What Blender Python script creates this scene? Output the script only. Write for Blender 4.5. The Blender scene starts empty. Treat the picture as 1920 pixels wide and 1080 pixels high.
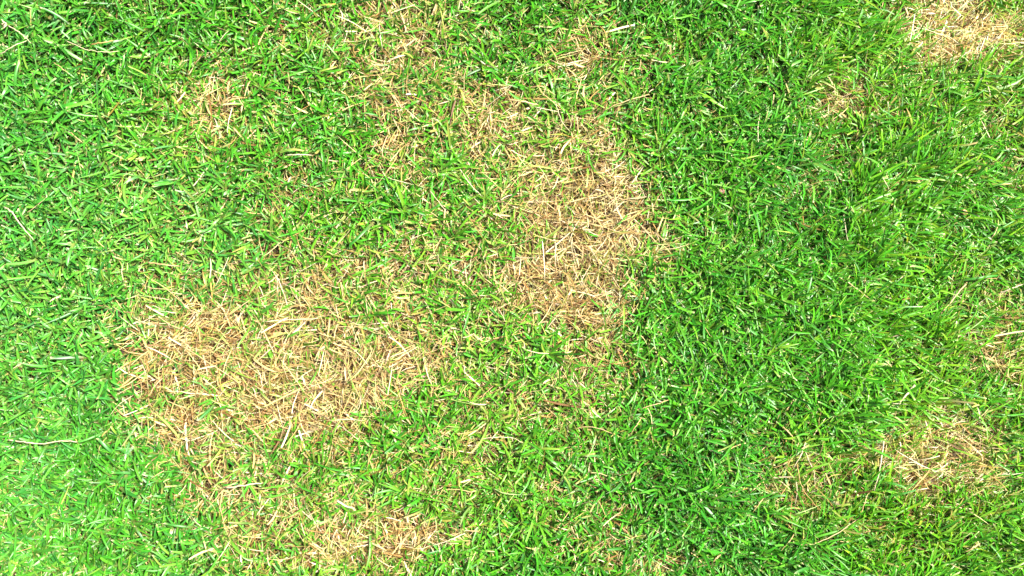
import bpy, math, random
import numpy as np
from mathutils import Matrix, Vector

# ------------------------------------------------------------------ camera
scene = bpy.context.scene
H = 0.86                      # camera height above the lawn (m)
FOC, SENS = 27.7, 36.0
FPX = 1920 * FOC / SENS       # focal length in photo pixels
fwd = Vector((210, 100, -FPX)).normalized()
right = fwd.cross(Vector((0, 1, 0))).normalized()
up = right.cross(fwd).normalized()
cam_d = bpy.data.cameras.new('camera')
cam = bpy.data.objects.new('camera', cam_d)
scene.collection.objects.link(cam)
M = Matrix((right, up, -fwd)).transposed().to_4x4()
CAM = Vector((0, 0, H))
M.translation = CAM
cam.matrix_world = M
cam_d.lens = FOC; cam_d.sensor_width = SENS
cam_d.clip_start = 0.02; cam_d.clip_end = 500
scene.camera = cam

# ------------------------------------------------------------------ light
SUN_EL, SUN_AZ = math.radians(61), math.radians(30)   # azimuth of the sun seen from the lawn, counter-clockwise from +x
world = bpy.data.worlds.new('World'); scene.world = world
world.use_nodes = True
wn = world.node_tree
sky = wn.nodes.new('ShaderNodeTexSky')
sky.sky_type = 'NISHITA'; sky.sun_disc = False
sky.sun_elevation = SUN_EL; sky.sun_rotation = math.pi / 2 - SUN_AZ
sky.air_density = 0.7; sky.dust_density = 6.0; sky.ozone_density = 0.4
bg = wn.nodes['Background']; bg.inputs['Strength'].default_value = 0.075
wn.links.new(sky.outputs[0], bg.inputs[0])
sd = bpy.data.lights.new('sun', 'SUN'); sd.energy = 4.0; sd.angle = math.radians(3)
sd.color = (1.0, 0.965, 0.88)
so = bpy.data.objects.new('sun', sd); scene.collection.objects.link(so)
sdir = Vector((math.cos(SUN_EL) * math.cos(SUN_AZ), math.cos(SUN_EL) * math.sin(SUN_AZ), math.sin(SUN_EL)))
so.rotation_euler = sdir.to_track_quat('Z', 'Y').to_euler()
so.location = sdir * 5
scene.view_settings.view_transform = 'Standard'
scene.view_settings.look = 'None'
scene.view_settings.exposure = 2.05
scene.view_settings.gamma = 1.0

# ------------------------------------------------------------------ helpers
rng = np.random.default_rng(7)
random.seed(7)

def ground(px, py, z=0.0):
    """photo pixel (1920x1080) -> point on the lawn"""
    d = fwd * FPX + right * (px - 960) + up * (540 - py)
    t = (z - H) / d.z
    return CAM + d * t

def to_px(x, y, z=0.0):
    """lawn point -> photo pixel, arrays"""
    vx, vy, vz = x - CAM.x, y - CAM.y, z - CAM.z
    f = vx * fwd.x + vy * fwd.y + vz * fwd.z
    r = vx * right.x + vy * right.y + vz * right.z
    u = vx * up.x + vy * up.y + vz * up.z
    return 960 + FPX * r / f, 540 - FPX * u / f

def vnoise(x, y, s, seed=0):
    """value noise, cell size s (m), range 0..1"""
    X, Y = x / s + 37.1 * seed, y / s - 21.7 * seed
    i, j = np.floor(X).astype(np.int64), np.floor(Y).astype(np.int64)
    fx, fy = X - i, Y - j
    fx, fy = fx * fx * (3 - 2 * fx), fy * fy * (3 - 2 * fy)
    def h(a, b):
        v = (a * 374761393 + b * 668265263 + seed * 974634777) & 0xffffffff
        v = ((v ^ (v >> 13)) * 1274126177) & 0xffffffff
        return ((v ^ (v >> 16)) & 0xffff) / 65535.0
    return (h(i, j) * (1 - fx) + h(i + 1, j) * fx) * (1 - fy) + (h(i, j + 1) * (1 - fx) + h(i + 1, j + 1) * fx) * fy

def fbm(x, y, s, seed=0):
    return (vnoise(x, y, s, seed) * .5 + vnoise(x, y, s * .47, seed + 1) * .3 + vnoise(x, y, s * .21, seed + 2) * .2)

def smooth(a, b, v):
    t = np.clip((v - a) / (b - a), 0, 1)
    return t * t * (3 - 2 * t)

# the dead patches of the lawn: name key -> (x, y, rx, ry, strength) in photo pixels on the ground
PATCHES = {
 'centre': [(1057, 271, 80, 45, .75), (1102, 351, 90, 60, .95), (1092, 426, 118, 55, 1.0), (1057, 506, 114, 50, 1.0),
            (1042, 571, 90, 40, .95), (1077, 636, 76, 35, .55)],
 'left': [(390, 655, 120, 45, 1.0), (530, 680, 150, 55, 1.0), (690, 690, 125, 50, .88), (480, 760, 120, 60, 1.0),
          (350, 740, 90, 75, .9), (330, 810, 50, 50, .7), (420, 825, 95, 36, .7), (740, 740, 70, 32, .7), (440, 610, 120, 28, .8),
          (540, 545, 90, 35, .65), (720, 630, 100, 30, .6), (820, 590, 90, 40, .5), (550, 795, 50, 35, .6)],
 'bottom': [(690, 1015, 110, 50, .9), (610, 975, 70, 40, .7), (820, 1000, 70, 35, .65), (640, 1060, 110, 30, .85), (760, 1050, 60, 30, .7)],
 'bottom_left': [(430, 960, 110, 50, .55), (350, 890, 70, 40, .55), (540, 920, 120, 35, .45)],
 'right': [(1745, 855, 70, 60, 1.0), (1720, 890, 55, 45, .8), (1800, 870, 60, 45, .7), (1700, 790, 70, 40, .45), (1760, 930, 50, 40, .45)],
 'right_small': [(1485, 880, 75, 50, .55), (1500, 930, 60, 40, .35), (1600, 965, 70, 30, .35)],
 'top_right': [(1800, 40, 85, 60, 1.0), (1775, 95, 75, 40, 1.0), (1740, 30, 60, 50, .8), (1860, 80, 45, 45, .6), (1720, 130, 50, 25, .4)],
 'upper_right': [(1590, 180, 85, 40, .6), (1545, 215, 60, 30, .5), (1640, 215, 60, 30, .4)],
 'top_left': [(400, 200, 80, 45, .6), (360, 235, 50, 35, .5), (265, 18, 60, 18, .6)],
 'top': [(740, 45, 70, 50, .65), (670, 100, 80, 40, .65), (800, 95, 60, 30, .45), (855, 190, 90, 55, .6), (770, 150, 60, 30, .4),
         (900, 250, 70, 35, .5), (765, 288, 70, 35, .65), (970, 215, 60, 30, .5)],
 'top_centre': [(1135, 85, 75, 40, .65), (1110, 120, 50, 25, .5), (1030, 200, 60, 30, .4)],
 'lower_centre': [(935, 840, 60, 35, .6), (1060, 745, 80, 28, .55), (860, 910, 60, 30, .5)],
 'bottom_centre': [(1170, 1045, 90, 30, .65), (1130, 1010, 50, 25, .5), (1230, 1070, 60, 20, .5)],
 'right_edge': [(1880, 650, 50, 45, .55), (1860, 560, 60, 30, .4), (1890, 705, 50, 25, .4), (1890, 265, 45, 60, .35), (1895, 110, 40, 40, .45)],
}
THIN = [(740, 400, 300, 130, .36), (860, 520, 150, 80, .42), (900, 850, 240, 110, .34), (1000, 720, 150, 60, .4), (620, 880, 140, 60, .36),
        (850, 130, 260, 120, .36), (480, 280, 180, 130, .22), (560, 540, 180, 55, .3), (1170, 700, 70, 45, .25), (290, 510, 70, 40, .3),
        (250, 650, 50, 60, .2), (500, 990, 150, 70, .36), (1600, 860, 170, 90, .26), (1850, 740, 110, 220, .28), (1640, 1000, 160, 60, .18),
        (1600, 230, 180, 100, .24), (980, 950, 140, 60, .26), (60, 960, 90, 50, .12), (1500, 360, 80, 60, .18), (640, 60, 150, 90, .3),
        (1150, 130, 110, 110, .3), (1880, 230, 90, 150, .25)]

for _k, _f in (('top_left', .58), ('top', .66), ('top_centre', .62), ('upper_right', .75), ('right_small', .65), ('lower_centre', .7),
               ('bottom', .78), ('bottom_left', .75), ('bottom_centre', .75), ('right', .85), ('top_right', .95), ('left', .93)):
    PATCHES[_k] = [(x, y, rx, ry, st * _f) for x, y, rx, ry, st in PATCHES[_k]]

def blob(px, py, b):
    x, y, rx, ry, s = b
    q = ((px - x) / rx) ** 2 + ((py - y) / ry) ** 2
    return s * np.exp(-0.5 * q ** 1.25)

KEYS = list(PATCHES)
def dryness(x, y):
    """share of dead grass at lawn points, and which patch owns each"""
    wx = x + (fbm(x, y, .05, 11) - .5) * .038
    wy = y + (fbm(x, y, .05, 15) - .5) * .038
    px, py = to_px(wx, wy, .011)
    strengths = []
    for k in KEYS:
        inv = np.ones_like(px)
        for b in PATCHES[k]:
            inv *= 1 - blob(px, py, b) * .93
        strengths.append(1 - inv)
    S = np.array(strengths)
    owner = S.argmax(0); top = S.max(0)
    inv = 1 - top
    for b in THIN:
        inv = inv * (1 - .8 * blob(px, py, b))
    d = 1 - inv
    d = d * np.where(owner == 0, .97, .9)
    n = (fbm(x, y, .035, 3) - .5) * .9 + (fbm(x, y, .013, 5) - .5) * .55
    d = np.clip(d + n * (.9 * d * (1.25 - d) * 2 + .12), 0, 1)
    owner = np.where(top > .33, owner, -1)
    return d, owner

# ------------------------------------------------------------------ materials
def leaf_material(name, rough, spec, trans, tcol, bump=0.0):
    m = bpy.data.materials.new(name); m.use_nodes = True
    nt = m.node_tree; nt.nodes.clear()
    out = nt.nodes.new('ShaderNodeOutputMaterial')
    att = nt.nodes.new('ShaderNodeAttribute'); att.attribute_name = 'blade_colour'
    tc = nt.nodes.new('ShaderNodeTexCoord')
    noi = nt.nodes.new('ShaderNodeTexNoise'); noi.inputs['Scale'].default_value = 260; noi.inputs['Detail'].default_value = 3
    nt.links.new(tc.outputs['Object'], noi.inputs['Vector'])
    mr = nt.nodes.new('ShaderNodeMapRange'); mr.inputs['To Min'].default_value = .72; mr.inputs['To Max'].default_value = 1.25
    nt.links.new(noi.outputs['Fac'], mr.inputs['Value'])
    mul = nt.nodes.new('ShaderNodeVectorMath'); mul.operation = 'SCALE'
    nt.links.new(att.outputs['Color'], mul.inputs[0]); nt.links.new(mr.outputs[0], mul.inputs['Scale'])
    p = nt.nodes.new('ShaderNodeBsdfPrincipled')
    p.inputs['Roughness'].default_value = rough
    p.inputs['Specular IOR Level'].default_value = spec
    nt.links.new(mul.outputs[0], p.inputs['Base Color'])
    t = nt.nodes.new('ShaderNodeBsdfTranslucent')
    tm = nt.nodes.new('ShaderNodeVectorMath'); tm.operation = 'MULTIPLY'
    tm.inputs[1].default_value = tcol
    nt.links.new(mul.outputs[0], tm.inputs[0]); nt.links.new(tm.outputs[0], t.inputs['Color'])
    mix = nt.nodes.new('ShaderNodeMixShader'); mix.inputs[0].default_value = trans
    nt.links.new(p.outputs[0], mix.inputs[1]); nt.links.new(t.outputs[0], mix.inputs[2])
    nt.links.new(mix.outputs[0], out.inputs[0])
    return m

MAT_GREEN = leaf_material('living_grass', .40, .36, .22, (1.35, 1.1, .5))
MAT_DEAD = leaf_material('dead_grass', .55, .35, .16, (1.1, .95, .75))

def soil_material():
    m = bpy.data.materials.new('dark_soil'); m.use_nodes = True
    nt = m.node_tree; p = nt.nodes['Principled BSDF']
    tc = nt.nodes.new('ShaderNodeTexCoord')
    n1 = nt.nodes.new('ShaderNodeTexNoise'); n1.inputs['Scale'].default_value = 90; n1.inputs['Detail'].default_value = 8
    nt.links.new(tc.outputs['Object'], n1.inputs['Vector'])
    cr = nt.nodes.new('ShaderNodeValToRGB')
    cr.color_ramp.elements[0].color = (.012, .007, .004, 1); cr.color_ramp.elements[0].position = .35
    cr.color_ramp.elements[1].color = (.06, .033, .016, 1); cr.color_ramp.elements[1].position = .75
    nt.links.new(n1.outputs['Fac'], cr.inputs[0]); nt.links.new(cr.outputs[0], p.inputs['Base Color'])
    p.inputs['Roughness'].default_value = .95
    b = nt.nodes.new('ShaderNodeBump'); b.inputs['Distance'].default_value = .004
    nt.links.new(n1.outputs['Fac'], b.inputs['Height']); nt.links.new(b.outputs[0], p.inputs['Normal'])
    return m

# ------------------------------------------------------------------ soil
def make_soil():
    n = 220
    g = np.linspace(-1, 1, n)
    g = np.sign(g) * (np.abs(g) ** 3.0) * 60 + g * 0.9          # fine near the camera, coarse far off
    X, Y = np.meshgrid(g, g)
    Z = (fbm(X.ravel(), Y.ravel(), .06, 21) - .5) * .008 - .003
    V = np.stack([X.ravel(), Y.ravel(), Z], 1)
    i = np.arange(n * n).reshape(n, n)
    F = np.stack([i[:-1, :-1], i[:-1, 1:], i[1:, 1:], i[1:, :-1]], -1).reshape(-1, 4)
    me = bpy.data.meshes.new('soil'); me.from_pydata(V.tolist(), [], F.tolist())
    me.polygons.foreach_set('use_smooth', np.ones(len(F), bool))
    o = bpy.data.objects.new('soil', me); scene.collection.objects.link(o)
    me.materials.append(soil_material())
    o['kind'] = 'structure'; o['label'] = 'dark brown soil under the lawn'
    return o
make_soil()

# ------------------------------------------------------------------ blades
TALL = np.array([0, .16, .38, .62, .84, .95, 1.0])

def blade_mesh(name, P, az, th, kth, kaz, L, W, fold, twist, tip, c_base, c_mid, c_tip, mat, wilt=None, rings=(0, 1, 2, 3, 4, 5, 6)):
    """many curved blades as one mesh.  P (n,3) base; az azimuth; th lean from vertical; kth, kaz change of both along the
    blade; tip 0 = pointed, 1 = cut square; colours (n,3)"""
    n = len(P)
    if n == 0: return None
    rings = list(rings); T = TALL[rings]; R = len(T)
    dt = np.diff(T)
    tm = (T[1:] + T[:-1]) / 2
    A = az[:, None] + kaz[:, None] * tm
    TH = th[:, None] + kth[:, None] * tm
    step = L[:, None] * dt
    dx = np.sin(TH) * np.cos(A) * step; dy = np.sin(TH) * np.sin(A) * step; dz = np.cos(TH) * step
    z0 = np.zeros((n, 1))
    X = P[:, :1] + np.concatenate([z0, dx.cumsum(1)], 1)
    Y = P[:, 1:2] + np.concatenate([z0, dy.cumsum(1)], 1)
    Z = P[:, 2:3] + np.concatenate([z0, dz.cumsum(1)], 1)
    Z = np.where(Z < .0015, .0015 + (Z - .0015) * .05, Z)
    C = np.stack([X, Y, Z], -1)
    tg = np.gradient(C, axis=1); tg /= np.linalg.norm(tg, axis=-1, keepdims=True) + 1e-12
    Af = az[:, None] + kaz[:, None] * T
    side = np.stack([-np.sin(Af), np.cos(Af), np.zeros_like(Af)], -1)
    side -= (side * tg).sum(-1, keepdims=True) * tg
    side /= np.linalg.norm(side, axis=-1, keepdims=True)
    nor = np.cross(tg, side)
    tw = (twist[:, :1] + twist[:, 1:] * T)[..., None]
    s2 = side * np.cos(tw) + nor * np.sin(tw)
    n2 = np.cross(tg, s2)
    cut = np.array([.62, .88, 1, .98, .9, .84, .74])[rings]; pnt = np.array([.6, .9, 1, .85, .45, .2, .03])[rings]
    w = (cut * tip[:, None] + pnt * (1 - tip[:, None])) * W[:, None] * .5
    f = (fold[:, None] * w)[..., None]
    w = w[..., None]
    slant = np.zeros((n, R, 1)); slant[:, -1, 0] = (rng.random(n) - .5) * 1.6 * tip * W
    Lv = C - s2 * w - n2 * f * .0 + tg * slant
    Rv = C + s2 * w - tg * slant
    Mv = C - n2 * f
    V = np.stack([Lv, Mv, Rv], 2).reshape(-1, 3)
    b = np.arange(n)[:, None, None] * (R * 3)
    r = np.arange(R - 1)[None, :, None] * 3
    c = np.arange(2)[None, None, :]
    q = b + r + c
    F = np.stack([q, q + 1, q + 4, q + 3], -1).reshape(-1, 4)
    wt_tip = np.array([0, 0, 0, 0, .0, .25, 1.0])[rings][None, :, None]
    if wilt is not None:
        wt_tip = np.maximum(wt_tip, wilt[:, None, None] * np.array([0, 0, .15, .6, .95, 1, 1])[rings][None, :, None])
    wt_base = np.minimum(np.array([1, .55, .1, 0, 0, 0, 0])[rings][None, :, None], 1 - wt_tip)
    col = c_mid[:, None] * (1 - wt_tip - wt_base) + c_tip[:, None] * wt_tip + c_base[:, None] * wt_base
    col = np.repeat(col[:, :, None, :], 3, 2)
    col[:, :, 1] *= 1.12                                   # the paler midrib
    col = np.clip(col, 0, 1).reshape(-1, 3)
    me = bpy.data.meshes.new(name)
    me.vertices.add(len(V)); me.vertices.foreach_set('co', V.astype(np.float32).ravel())
    me.loops.add(F.size); me.loops.foreach_set('vertex_index', F.astype(np.int32).ravel())
    me.polygons.add(len(F)); me.polygons.foreach_set('loop_start', (np.arange(len(F)) * 4).astype(np.int32))
    me.polygons.foreach_set('loop_total', np.full(len(F), 4, np.int32))
    me.polygons.foreach_set('use_smooth', np.ones(len(F), bool))
    me.update(calc_edges=True)
    ca = me.color_attributes.new('blade_colour', 'FLOAT_COLOR', 'POINT')
    ca.data.foreach_set('color', np.concatenate([col, np.ones((len(col), 1))], 1).astype(np.float32).ravel())
    me.materials.append(mat)
    o = bpy.data.objects.new(name, me); scene.collection.objects.link(o)
    return o

def tag(o, label, cat, kind=None, group=None):
    o['label'] = label; o['category'] = cat
    if kind: o['kind'] = kind
    if group: o['group'] = group

# region of lawn that is planted: what the photo shows plus a margin all round
c4 = [ground(a, b) for a, b in ((0, 0), (1920, 0), (1920, 1080), (0, 1080))]
X0, X1 = min(p.x for p in c4) - .16, max(p.x for p in c4) + .16
Y0, Y1 = min(p.y for p in c4) - .14, max(p.y for p in c4) + .14
AREA = (X1 - X0) * (Y1 - Y0)

def scatter(per_m2):
    n = int(per_m2 * AREA)
    return rng.uniform(X0, X1, n), rng.uniform(Y0, Y1, n)

def pick(pal, wts, n, jit):
    pal = np.array(pal); i = rng.choice(len(pal), n, p=np.array(wts) / sum(wts))
    return pal[i] * np.exp(rng.normal(0, jit, (n, 1))) * np.exp(rng.normal(0, jit * .35, (n, 3)))

LAY = math.radians(36)
def lay_strength(x, y):
    px, py = to_px(x, y)
    return smooth(1120, 1700, px) * (1 - .2 * smooth(1700, 1950, px))

def make_green():
    x, y = scatter(60000)
    d, _ = dryness(x, y)
    clump = fbm(x, y, .045, 31)
    hollow = smooth(.16, .42, vnoise(x, y, .017, 35) * .6 + vnoise(x, y, .008, 37) * .4)
    keep = rng.random(len(x)) < np.clip((1 - d) ** .95 * (.40 + 1.1 * clump) * (.25 + .75 * hollow), .09 * clump ** 2, 1)
    x, y, d, clump = x[keep], y[keep], d[keep], clump[keep]
    # the lawn goes on round about, outside the photograph, with coarser blades
    m = 40000
    ox, oy = rng.uniform(X0 - 1.0, X1 + 1.0, m), rng.uniform(Y0 - 1.0, Y1 + 1.0, m)
    o = (ox < X0) | (ox > X1) | (oy < Y0) | (oy > Y1)
    ox, oy = ox[o], oy[o]
    sc = np.concatenate([np.ones(len(x)), np.full(len(ox), 1.9)])
    x, y = np.concatenate([x, ox]), np.concatenate([y, oy])
    d = np.concatenate([d, .5 * fbm(ox, oy, .2, 7)]); clump = np.concatenate([clump, fbm(ox, oy, .045, 31)])
    nb = rng.integers(3, 7, len(x))
    idx = np.repeat(np.arange(len(x)), nb); n = len(idx)
    tuft_az = rng.uniform(0, 2 * np.pi, len(x))
    k = np.concatenate([np.arange(v) for v in nb])
    az = tuft_az[idx] + k * 2.4 + rng.normal(0, .4, n)
    tuft_z = rng.uniform(.001, .017, len(x))
    s = lay_strength(x, y)[idx]; dd = d[idx]; cl = clump[idx]
    loc = (vnoise(x, y, .09, 41)[idx] - .5) * 2.4 + LAY
    vx = np.cos(az) + (.2 + .85 * s) * np.cos(loc); vy = np.sin(az) + (.2 + .85 * s) * np.sin(loc)
    az = np.arctan2(vy, vx)
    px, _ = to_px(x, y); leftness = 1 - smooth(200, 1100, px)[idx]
    th = np.radians(rng.uniform(28, 84, n)); kth = np.radians(rng.normal(34, 24, n))
    kaz = rng.normal(0, .5, n)
    L = np.clip(rng.lognormal(math.log(.0188), .36, n), .008, .045) * (.8 + .45 * cl) * (1 - .25 * dd) * (1 + .22 * s) * (1 - .16 * leftness)
    W = np.clip(rng.normal(.0022, .00055, n), .0009, .0038) * (1 - .22 * dd)
    P = np.stack([x[idx] + rng.normal(0, .0011, n), y[idx] + rng.normal(0, .0011, n),
                  (tuft_z[idx] + k * .0006) * (.6 + .8 * cl) * (1 - .35 * dd)], 1)
    L = L * (1 + (sc[idx] - 1) * .5); W = W * sc[idx]
    tip = (rng.random(n) < .45) * rng.uniform(.7, 1, n)
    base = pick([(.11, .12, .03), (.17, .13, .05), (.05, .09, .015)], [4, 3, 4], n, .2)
    deep = pick([(.026, .160, .005), (.036, .195, .006), (.018, .122, .007), (.055, .225, .007)], [4, 4, 3, 2], n, .16)
    yel = pick([(.066, .220, .008), (.100, .245, .010), (.045, .195, .008), (.14, .235, .020)], [5, 2.4, 4, .5], n, .16)
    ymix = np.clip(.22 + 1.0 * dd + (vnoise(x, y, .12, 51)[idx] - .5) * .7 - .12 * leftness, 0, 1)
    usey = (rng.random(n) < ymix)[:, None]
    mid = np.where(usey, yel, deep)
    pxx, pyy = to_px(x, y)
    mint = (1 - smooth(0, 620, pxx + (vnoise(x, y, .15, 91) - .5) * 500))[idx][:, None]  # pale bluish sky sheen of the left side, put into the blade colour
    lime = smooth(1350, 1650, pxx + (vnoise(x, y, .12, 93) - .5) * 350)[idx][:, None]
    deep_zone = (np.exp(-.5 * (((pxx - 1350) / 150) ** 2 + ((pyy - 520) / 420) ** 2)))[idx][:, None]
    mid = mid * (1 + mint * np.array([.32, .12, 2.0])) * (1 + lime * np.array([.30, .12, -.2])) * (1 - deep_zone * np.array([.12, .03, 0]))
    tipc = np.where((rng.random(n) < .55)[:, None], pick([(.38, .31, .15), (.32, .33, .14), (.46, .39, .24)], [3, 2, 2], n, .12), mid * 1.1)
    wilt = (rng.random(n) < np.clip(.6 * (dd - .08), 0, .45)) * rng.uniform(.4, 1, n)
    tipc = np.where(wilt[:, None] > 0, pick([(.30, .24, .07), (.26, .18, .05), (.36, .29, .12)], [3, 2, 2], n, .12), tipc)
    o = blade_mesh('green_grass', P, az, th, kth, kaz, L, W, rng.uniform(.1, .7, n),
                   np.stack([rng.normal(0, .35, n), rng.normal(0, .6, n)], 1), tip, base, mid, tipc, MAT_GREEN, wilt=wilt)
    tag(o, 'short mown green lawn grass with blunt pale cut tips', 'grass', 'stuff')
    return n

STRAW = [(.35, .255, .095), (.43, .34, .155), (.26, .165, .045), (.18, .10, .025), (.52, .44, .27), (.10, .05, .012)]
PATCH_TEXT = {
 'centre': 'bare straw coloured column of dead grass right of the lawn centre, the middle one of the big patches',
 'left': 'largest patch of dead cream straw, wide and lumpy, in the lower left half',
 'bottom': 'thick patch of dead straw cut by the bottom edge, below the largest dead patch',
 'bottom_left': 'thin yellowing dead grass with green showing through, just under the largest dead patch',
 'right': 'pale dead patch of long combed straw near the lower right corner',
 'right_small': 'small thin dead spot crossed by long bent stalks, left of the lower right dead patch',
 'top_right': 'palest dead patch, its long straw combed upwards, at the top right corner',
 'upper_right': 'small half green dead spot below and left of the top right dead patch',
 'top_left': 'small thin dead spots in the upper left of the lawn',
 'top': 'loose broken dead patch with much green in it, top of the lawn left of centre',
 'top_centre': 'small dead patch at the top edge above the straw column',
 'lower_centre': 'small broken dead spots between the straw column and the bottom edge',
 'bottom_centre': 'narrow dead patch along the bottom edge right of centre',
 'right_edge': 'thin streaky dead grass along the right edge of the lawn',
}

def make_dead():
    x, y = scatter(290000)
    d, owner = dryness(x, y)
    prob = np.clip(.08 + 1.15 * d, 0, 1) * (.75 + .5 * fbm(x, y, .03, 61))
    hollow = smooth(.14, .40, vnoise(x, y, .015, 65) * .6 + vnoise(x, y, .007, 67) * .4)
    keep = rng.random(len(x)) < prob * (1 - .25 * (d < .12)) * (.35 + .65 * hollow)
    x, y, d, owner = x[keep], y[keep], d[keep], owner[keep]
    n = len(x)
    s = lay_strength(x, y)
    flow = vnoise(x, y, .05, 71) * 9.0 + vnoise(x, y, .02, 73) * 3
    az = flow + rng.normal(0, .75, n) + np.pi * (rng.random(n) < .5)
    vx = np.cos(az) + .95 * s * np.cos(LAY); vy = np.sin(az) + .95 * s * np.sin(LAY)
    az = np.arctan2(vy, vx)
    th = np.radians(np.clip(rng.normal(78, 11, n) - 14 * s, 35, 96)); kth = np.radians(rng.normal(10, 20, n)); kaz = rng.normal(0, .5, n)
    L = np.clip(rng.lognormal(math.log(.0178), .42, n), .006, .055) * (.75 + .35 * d)
    wide = rng.random(n) < .10
    W = np.where(wide, rng.uniform(.0012, .0022, n), np.clip(rng.normal(.00068, .0002, n), .0004, .0013))
    P = np.stack([x, y, rng.random(n) ** 1.2 * (.016 + .004 * (fbm(x, y, .03, 81) - .5)) + .001], 1)
    tip = (rng.random(n) < .5) * 1.0
    mid = pick(STRAW, [5, 5, 4, 2.2, 3, 1.3], n, .14)
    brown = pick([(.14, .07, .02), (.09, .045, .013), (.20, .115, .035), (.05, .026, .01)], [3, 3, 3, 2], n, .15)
    deepz = P[:, 2] < .009                                # bottom layer of the thatch coloured browner, painting in the shade of the gaps
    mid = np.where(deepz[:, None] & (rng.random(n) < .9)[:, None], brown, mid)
    low = np.clip((.35 - d) / .35, 0, 1)
    green_tint = (rng.random(n) < .16 + .22 * low)[:, None]
    mid = np.where(green_tint, mid * np.array([.62, .92, .45]), mid)
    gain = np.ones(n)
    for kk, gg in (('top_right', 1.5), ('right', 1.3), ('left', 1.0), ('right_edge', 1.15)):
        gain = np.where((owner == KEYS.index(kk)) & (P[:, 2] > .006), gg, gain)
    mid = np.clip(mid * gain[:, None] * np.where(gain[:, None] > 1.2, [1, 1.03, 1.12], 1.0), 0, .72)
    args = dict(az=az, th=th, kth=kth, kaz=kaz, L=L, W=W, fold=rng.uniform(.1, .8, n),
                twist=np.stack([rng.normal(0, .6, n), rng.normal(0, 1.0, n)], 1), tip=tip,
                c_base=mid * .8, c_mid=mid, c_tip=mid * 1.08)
    own = np.where(rng.random(n) < np.clip((d - .3) * 3, 0, 1), owner, -1)
    own = np.where(P[:, 2] < .0075, np.where(owner >= 0, owner, -1), own)
    for k in range(-1, len(KEYS)):
        m = own == k
        a = {q: v[m] for q, v in args.items()}
        nm = 'scattered_thatch' if k < 0 else 'dead_grass_patch'
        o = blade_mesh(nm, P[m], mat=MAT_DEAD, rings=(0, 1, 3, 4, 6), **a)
        if o is None: continue
        if k < 0: tag(o, 'loose tan clippings and dry stems lying all through the green lawn', 'thatch', 'stuff')
        else: tag(o, PATCH_TEXT[KEYS[k]], 'dead grass', 'stuff', 'dead patches in the lawn')
    return n

NG = make_green(); ND = make_dead()
print('green', NG, 'dead', ND)

# ------------------------------------------------------------------ single stalks and stones lying on the grass
def stalk_material(name, col):
    m = bpy.data.materials.new(name); m.use_nodes = True
    nt = m.node_tree; p = nt.nodes['Principled BSDF']
    tc = nt.nodes.new('ShaderNodeTexCoord')
    n1 = nt.nodes.new('ShaderNodeTexNoise'); n1.inputs['Scale'].default_value = 400
    nt.links.new(tc.outputs['Object'], n1.inputs['Vector'])
    cr = nt.nodes.new('ShaderNodeValToRGB')
    cr.color_ramp.elements[0].color = (*[c * .62 for c in col], 1); cr.color_ramp.elements[0].position = .3
    cr.color_ramp.elements[1].color = (*col, 1); cr.color_ramp.elements[1].position = .62
    nt.links.new(n1.outputs['Fac'], cr.inputs[0]); nt.links.new(cr.outputs[0], p.inputs['Base Color'])
    p.inputs['Roughness'].default_value = .5
    return m
SM = {'w': stalk_material('bleached_stem', (.42, .36, .22)), 't': stalk_material('tan_stem', (.34, .24, .10)),
      'g': stalk_material('pale_green_stem', (.22, .32, .09)), 'o': stalk_material('golden_stem', (.36, .23, .07))}

def tube(pts, rad, flat=1.0, sides=6):
    """swept tube through smoothed points; flat < 1 flattens it into a strap; returns verts, faces"""
    P = [np.array(p) for p in pts]
    E = [2 * P[0] - P[1]] + P + [2 * P[-1] - P[-2]]
    C = []
    for i in range(1, len(E) - 2):
        for t in np.linspace(0, 1, 7)[:(-1 if i < len(E) - 3 else None)]:
            a, b, c, d = E[i - 1], E[i], E[i + 1], E[i + 2]
            C.append(.5 * (2 * b + (c - a) * t + (2 * a - 5 * b + 4 * c - d) * t * t + (3 * b - a - 3 * c + d) * t ** 3))
    C = np.array(C); n = len(C)
    C[1:-1] += rng.normal(0, .00025, (n - 2, 3))
    tg = np.gradient(C, axis=0); tg /= np.linalg.norm(tg, axis=1, keepdims=True)
    sd = np.cross(tg, [0, 0, 1]); sd /= np.linalg.norm(sd, axis=1, keepdims=True)
    nr = np.cross(sd, tg)
    V, F = [], []
    for i in range(n):
        u = i / (n - 1)
        r = rad * (1 - .45 * u) * (1.25 if i in (n // 3, 2 * n // 3) and flat == 1 else 1) * (.35 if i == n - 1 else 1)
        for k in range(sides):
            a = 2 * math.pi * k / sides + .35
            V.append(C[i] + sd[i] * math.cos(a) * r + nr[i] * math.sin(a) * r * flat)
    for i in range(n - 1):
        for k in range(sides):
            k2 = (k + 1) % sides
            F.append((i * sides + k, i * sides + k2, (i + 1) * sides + k2, (i + 1) * sides + k))
    F.append(tuple(range(sides))[::-1]); F.append(tuple((n - 1) * sides + k for k in range(sides)))
    return V, F

def link_mesh(name, V, F, mat, parent=None, origin=None):
    o0 = np.array(origin if origin is not None else V[0])
    me = bpy.data.meshes.new(name)
    me.from_pydata([tuple(np.array(v) - o0) for v in V], [], F)
    me.polygons.foreach_set('use_smooth', np.ones(len(F), bool))
    me.materials.append(mat)
    o = bpy.data.objects.new(name, me); scene.collection.objects.link(o)
    o.location = tuple(o0)
    if parent is not None:
        o.parent = parent; o.location = tuple(o0 - np.array(parent.location))
    return o

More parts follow.
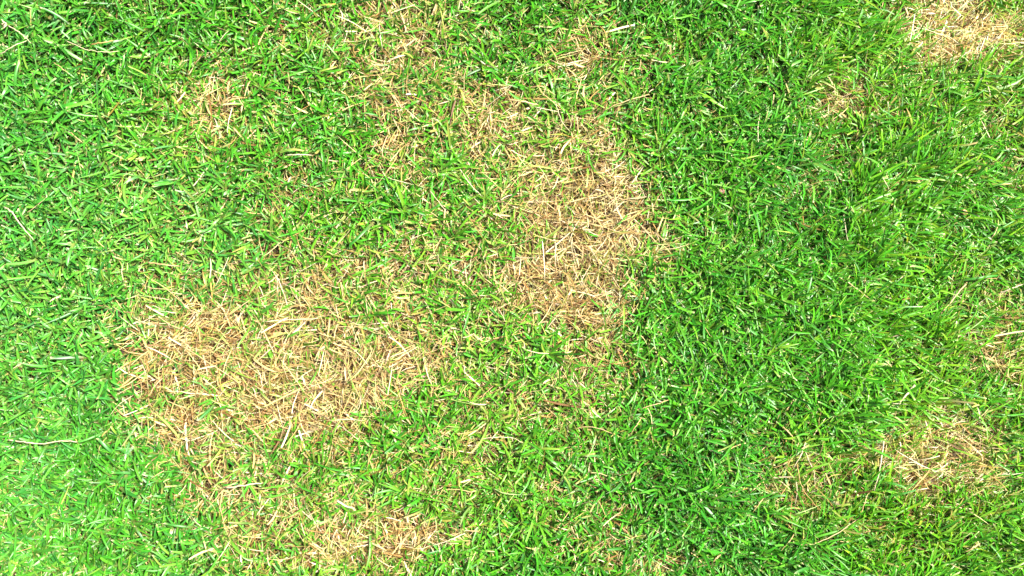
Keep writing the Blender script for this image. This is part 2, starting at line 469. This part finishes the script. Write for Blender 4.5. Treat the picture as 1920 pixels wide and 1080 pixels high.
# (photo points, material, radius mm, flat, label); z follows the top of the turf
STALKS = [
 ([(15,47),(38,62),(60,82)], 'w', .8, 1, 'thin bleached stalk with a small pale head, at the top left corner'),
 ([(122,75),(160,92),(195,97),(225,96)], 'w', .55, 1, 'hair thin pale stem curving right, below the top left dead wisp'),
 ([(100,117),(115,127),(130,140)], 't', .55, 1, 'short tan stem slanting down right, under the hair thin curving stem, top left'),
 ([(0,101),(25,87),(52,75)], 'w', .7, 1, 'pale stem cut by the left edge, rising right under the stalk with a head'),
 ([(170,84),(192,80),(214,75)], 'o', .9, 1, 'short golden stem lying almost level in green grass, upper left'),
 ([(7,388),(22,398),(40,423),(64,451)], 'w', 1.0, 1, 'bleached stalk bent downwards near the left edge at mid height'),
 ([(15,825),(50,829),(78,832),(115,827),(150,829)], 'w', .95, 1, 'long wavy bleached stalk lying level on green grass at the lower left'),
 ([(340,647),(400,686),(455,723)], 't', .8, 1, 'long straight straw slanting down right across the largest dead patch'),
 ([(497,603),(548,599),(598,597)], 'w', .8, 1, 'level bleached straw along the upper rim of the largest dead patch'),
 ([(467,563),(440,583),(417,602)], 't', .6, 1, 'thin tan straw sloping down left above the largest dead patch'),
 ([(277,492),(307,496),(338,499)], 't', 1.1, .5, 'flat pinkish tan straw lying level in green grass left of the thin dead fringe'),
 ([(423,915),(458,910),(494,905)], 'w', 1.2, .5, 'pale flat straw lying nearly level under the largest dead patch'),
 ([(420,917),(400,940),(377,968)], 't', .55, 1, 'thin straw running down left from the end of a pale flat straw, lower left'),
 ([(725,332),(750,340),(776,346)], 'w', .6, 1, 'short bleached stem sloping gently, left of the crossing pair above centre'),
 ([(862,317),(880,343),(904,369)], 'w', .8, 1, 'bleached straight stem slanting down right, left of the top of the straw column'),
 ([(806,358),(822,378),(841,401)], 'w', .6, 1, 'faint thin stem slanting down right just below the bleached straight stem above centre'),
 ([(537,291),(560,290),(586,291)], 'w', 1.1, .5, 'flat level bleached straw in green grass, upper left of centre'),
 ([(1027,120),(995,133),(963,148)], 'g', .7, 1, 'pale green thin stem rising right, between the two top dead patches'),
 ([(1217,177),(1172,190),(1130,208)], 't', .8, 1, 'tan stem rising right from the top of the straw column toward the green'),
 ([(993,164),(1017,162),(1041,178)], 't', .9, .6, 'small arched tan blade above the straw column'),
 ([(1040,187),(1052,225),(1070,248)], 'w', .55, 1, 'hair thin upright stem bending right, at the top of the straw column'),
 ([(953,187),(980,190),(1010,197)], 't', 1.7, .3, 'broad flat tan straw lying level, left of the small arched tan blade'),
 ([(1042,455),(1041,478),(1042,501)], 'w', .8, 1, 'bleached upright straw in the middle of the straw column'),
 ([(1060,415),(1110,420),(1165,436)], 't', .8, 1, 'long level straw across the widest part of the straw column'),
 ([(1425,213),(1421,253),(1430,314)], 'w', .7, 1, 'thin bleached stem hanging straight down in the dark green grass, upper right of centre'),
 ([(1646,309),(1656,333),(1669,359)], 'w', .7, 1, 'bleached stem slanting steeply below the small upper right dead spot'),
 ([(1582,402),(1587,437),(1590,461)], 'w', .6, 1, 'short upright pale stem in the green field right of the straw column'),
 ([(1570,517),(1606,541),(1650,576)], 't', .7, 1, 'tan stem slanting down right, crossed near its end by a pale curved stem'),
 ([(1623,529),(1620,553),(1600,574)], 'g', .8, 1, 'pale curved stem bending down left, in the green right of the straw column'),
 ([(1813,530),(1788,560),(1760,594)], 't', 1.3, .4, 'broad tan straw sloping down left near the right edge, at mid height'),
 ([(1874,549),(1897,541),(1922,531)], 'w', 1.2, .5, 'bleached straw running off the right edge at mid height'),
 ([(1633,674),(1656,673),(1674,691)], 't', 1.2, .5, 'small tan hooked blade in green grass, right of centre'),
 ([(1717,720),(1700,740),(1680,762)], 'w', 1.9, .3, 'broad bleached leaf sheath slanting above the lower right dead patch'),
 ([(1658,757),(1680,757),(1702,758)], 'w', .6, 1, 'thin level stem crossing the foot of the broad bleached sheath'),
 ([(1467,800),(1477,809),(1488,821)], 't', 1.6, .35, 'short broad tan flake slanting down right, above the bent white stalks lower right'),
 ([(1657,826),(1650,877),(1638,924)], 'w', 1.0, 1, 'tall pale stalk standing almost upright, left of the lower right dead patch'),
 ([(1510,830),(1500,857),(1487,878)], 'w', .9, 1, 'short white stalk bending down left, at the top of the small thin dead spot'),
 ([(1510,847),(1526,886),(1528,914)], 'w', .6, 1, 'hair thin stem hanging down right beside the short white stalk'),
 ([(1495,870),(1504,914),(1541,961)], 'o', .6, 1, 'long thin golden stem curving down right through the small thin dead spot'),
 ([(1480,1018),(1520,1021),(1567,1001),(1613,970)], 't', .9, 1, 'long sagging tan stem, lowest of the big curves at the lower right'),
 ([(1480,968),(1512,957),(1541,945)], 'g', .8, 1, 'pale green stem nearly level, just under the small thin dead spot'),
 ([(1493,996),(1478,1017),(1460,1038)], 't', .8, 1, 'tan stem sloping down left across the left end of the sagging stem'),
 ([(1837,1020),(1824,1027),(1809,1036)], 't', 1.8, .35, 'short broad tan piece near the bottom right corner'),
 ([(1351,1041),(1344,1046),(1336,1054)], 't', 1.6, .35, 'small broad tan flake near the bottom edge, right of the bottom centre patch'),
 ([(1427,906),(1415,917),(1402,928)], 't', 1.0, .6, 'pale straw pointing down left from the edge of the small thin dead spot'),
 ([(1433,932),(1424,944),(1412,960)], 't', 1.1, .5, 'tan straw below the pale one pointing down left, left of the small thin dead spot'),
 ([(1612,970),(1622,940),(1629,922)], 't', .8, 1, 'short steep tan stem at the right end of the sagging stem'),
 ([(897,997),(868,994),(838,988)], 't', .9, .6, 'level straw reaching right out of the bottom dead patch'),
 ([(872,1000),(845,1012),(810,1023)], 'w', .8, 1, 'bleached straw sloping down left at the right end of the bottom dead patch'),
 ([(1253,750),(1222,760),(1186,771)], 't', .7, 1, 'thin tan stem rising right, below the foot of the straw column'),
 ([(1203,783),(1192,800),(1176,821)], 't', .7, 1, 'steep tan stem under the thin rising one, below the foot of the straw column'),
 ([(1077,803),(1113,801),(1168,821)], 't', .6, 1, 'long bowed stem falling to the right, below the foot of the straw column'),
 ([(900,824),(927,820),(960,821),(982,831)], 'w', .7, 1, 'pale arched stem over the lower centre dead spot'),
 ([(925,916),(950,926),(990,928)], 'g', .9, 1, 'pale green bent stem sagging level, under the lower centre dead spot'),
 ([(1117,829),(1103,855),(1090,888)], 'g', .6, 1, 'thin pale steep stem in green grass, right of the lower centre dead spot'),
 ([(1067,960),(1052,980),(1038,1000)], 't', .7, 1, 'short tan stem sloping down left above the bottom centre dead patch'),
]
for i, (pp, mk, rad, flat, label) in enumerate(STALKS):
    zs = [.024] + [.030] * (len(pp) - 2) + [.025]
    pts = [tuple(ground(a, b, z)) for (a, b), z in zip(pp, zs)]
    V, F = tube(pts, rad * .00078, flat)
    broad = flat < .45
    o = link_mesh('straw_flake' if broad else 'dry_stalk', V, F, SM[mk])
    tag(o, label, 'straw' if broad else 'stalk', None, 'single dry stalks lying on the lawn')
    if i == 0:
        a = np.array(pts[0]); HV, HF = [], []
        for q in range(5):
            e = a + np.array([-.004 - .002 * random.random(), .002 * (q - 2), .001 * q])
            v, f = tube([tuple(a), tuple((a + e) / 2 + np.array([0, 0, .001])), tuple(e)], .0007, .6)
            HF += [tuple(k + len(HV) for k in ff) for ff in f]; HV += v
        link_mesh('seed_head', HV, HF, SM['w'], parent=o)

def pebble(px, py, z, size, col, rot, label):
    m = stalk_material('stone', col)
    me = bpy.data.meshes.new('pebble')
    import bmesh
    bm = bmesh.new(); bmesh.ops.create_icosphere(bm, subdivisions=4, radius=1)
    for v in bm.verts:
        c = v.co
        k = 1 + .13 * math.sin(2.3 * c.x + 1.1) * math.cos(1.9 * c.y) + .05 * math.sin(7 * c.z + 3 * c.x) - (.12 if c.x > .72 else 0) * (c.x - .72) * 4
        v.co = Vector((c.x * size[0], c.y * size[1], c.z * size[2])) * k
    bm.to_mesh(me); bm.free()
    me.polygons.foreach_set('use_smooth', np.ones(len(me.polygons), bool))
    me.materials.append(m)
    o = bpy.data.objects.new('pebble', me); scene.collection.objects.link(o)
    o.location = ground(px, py, z); o.rotation_euler = (.1, .15, rot)
    tag(o, label, 'pebble')
pebble(1808, 398, .026, (.0048, .0032, .0028), (.42, .25, .10), -.35, 'small smooth tan pebble wedged in green grass near the right edge')
pebble(1352, 360, .026, (.0048, .0036, .0028), (.22, .11, .07), .6, 'small dull reddish brown pebble in dark green grass, right of the straw column')
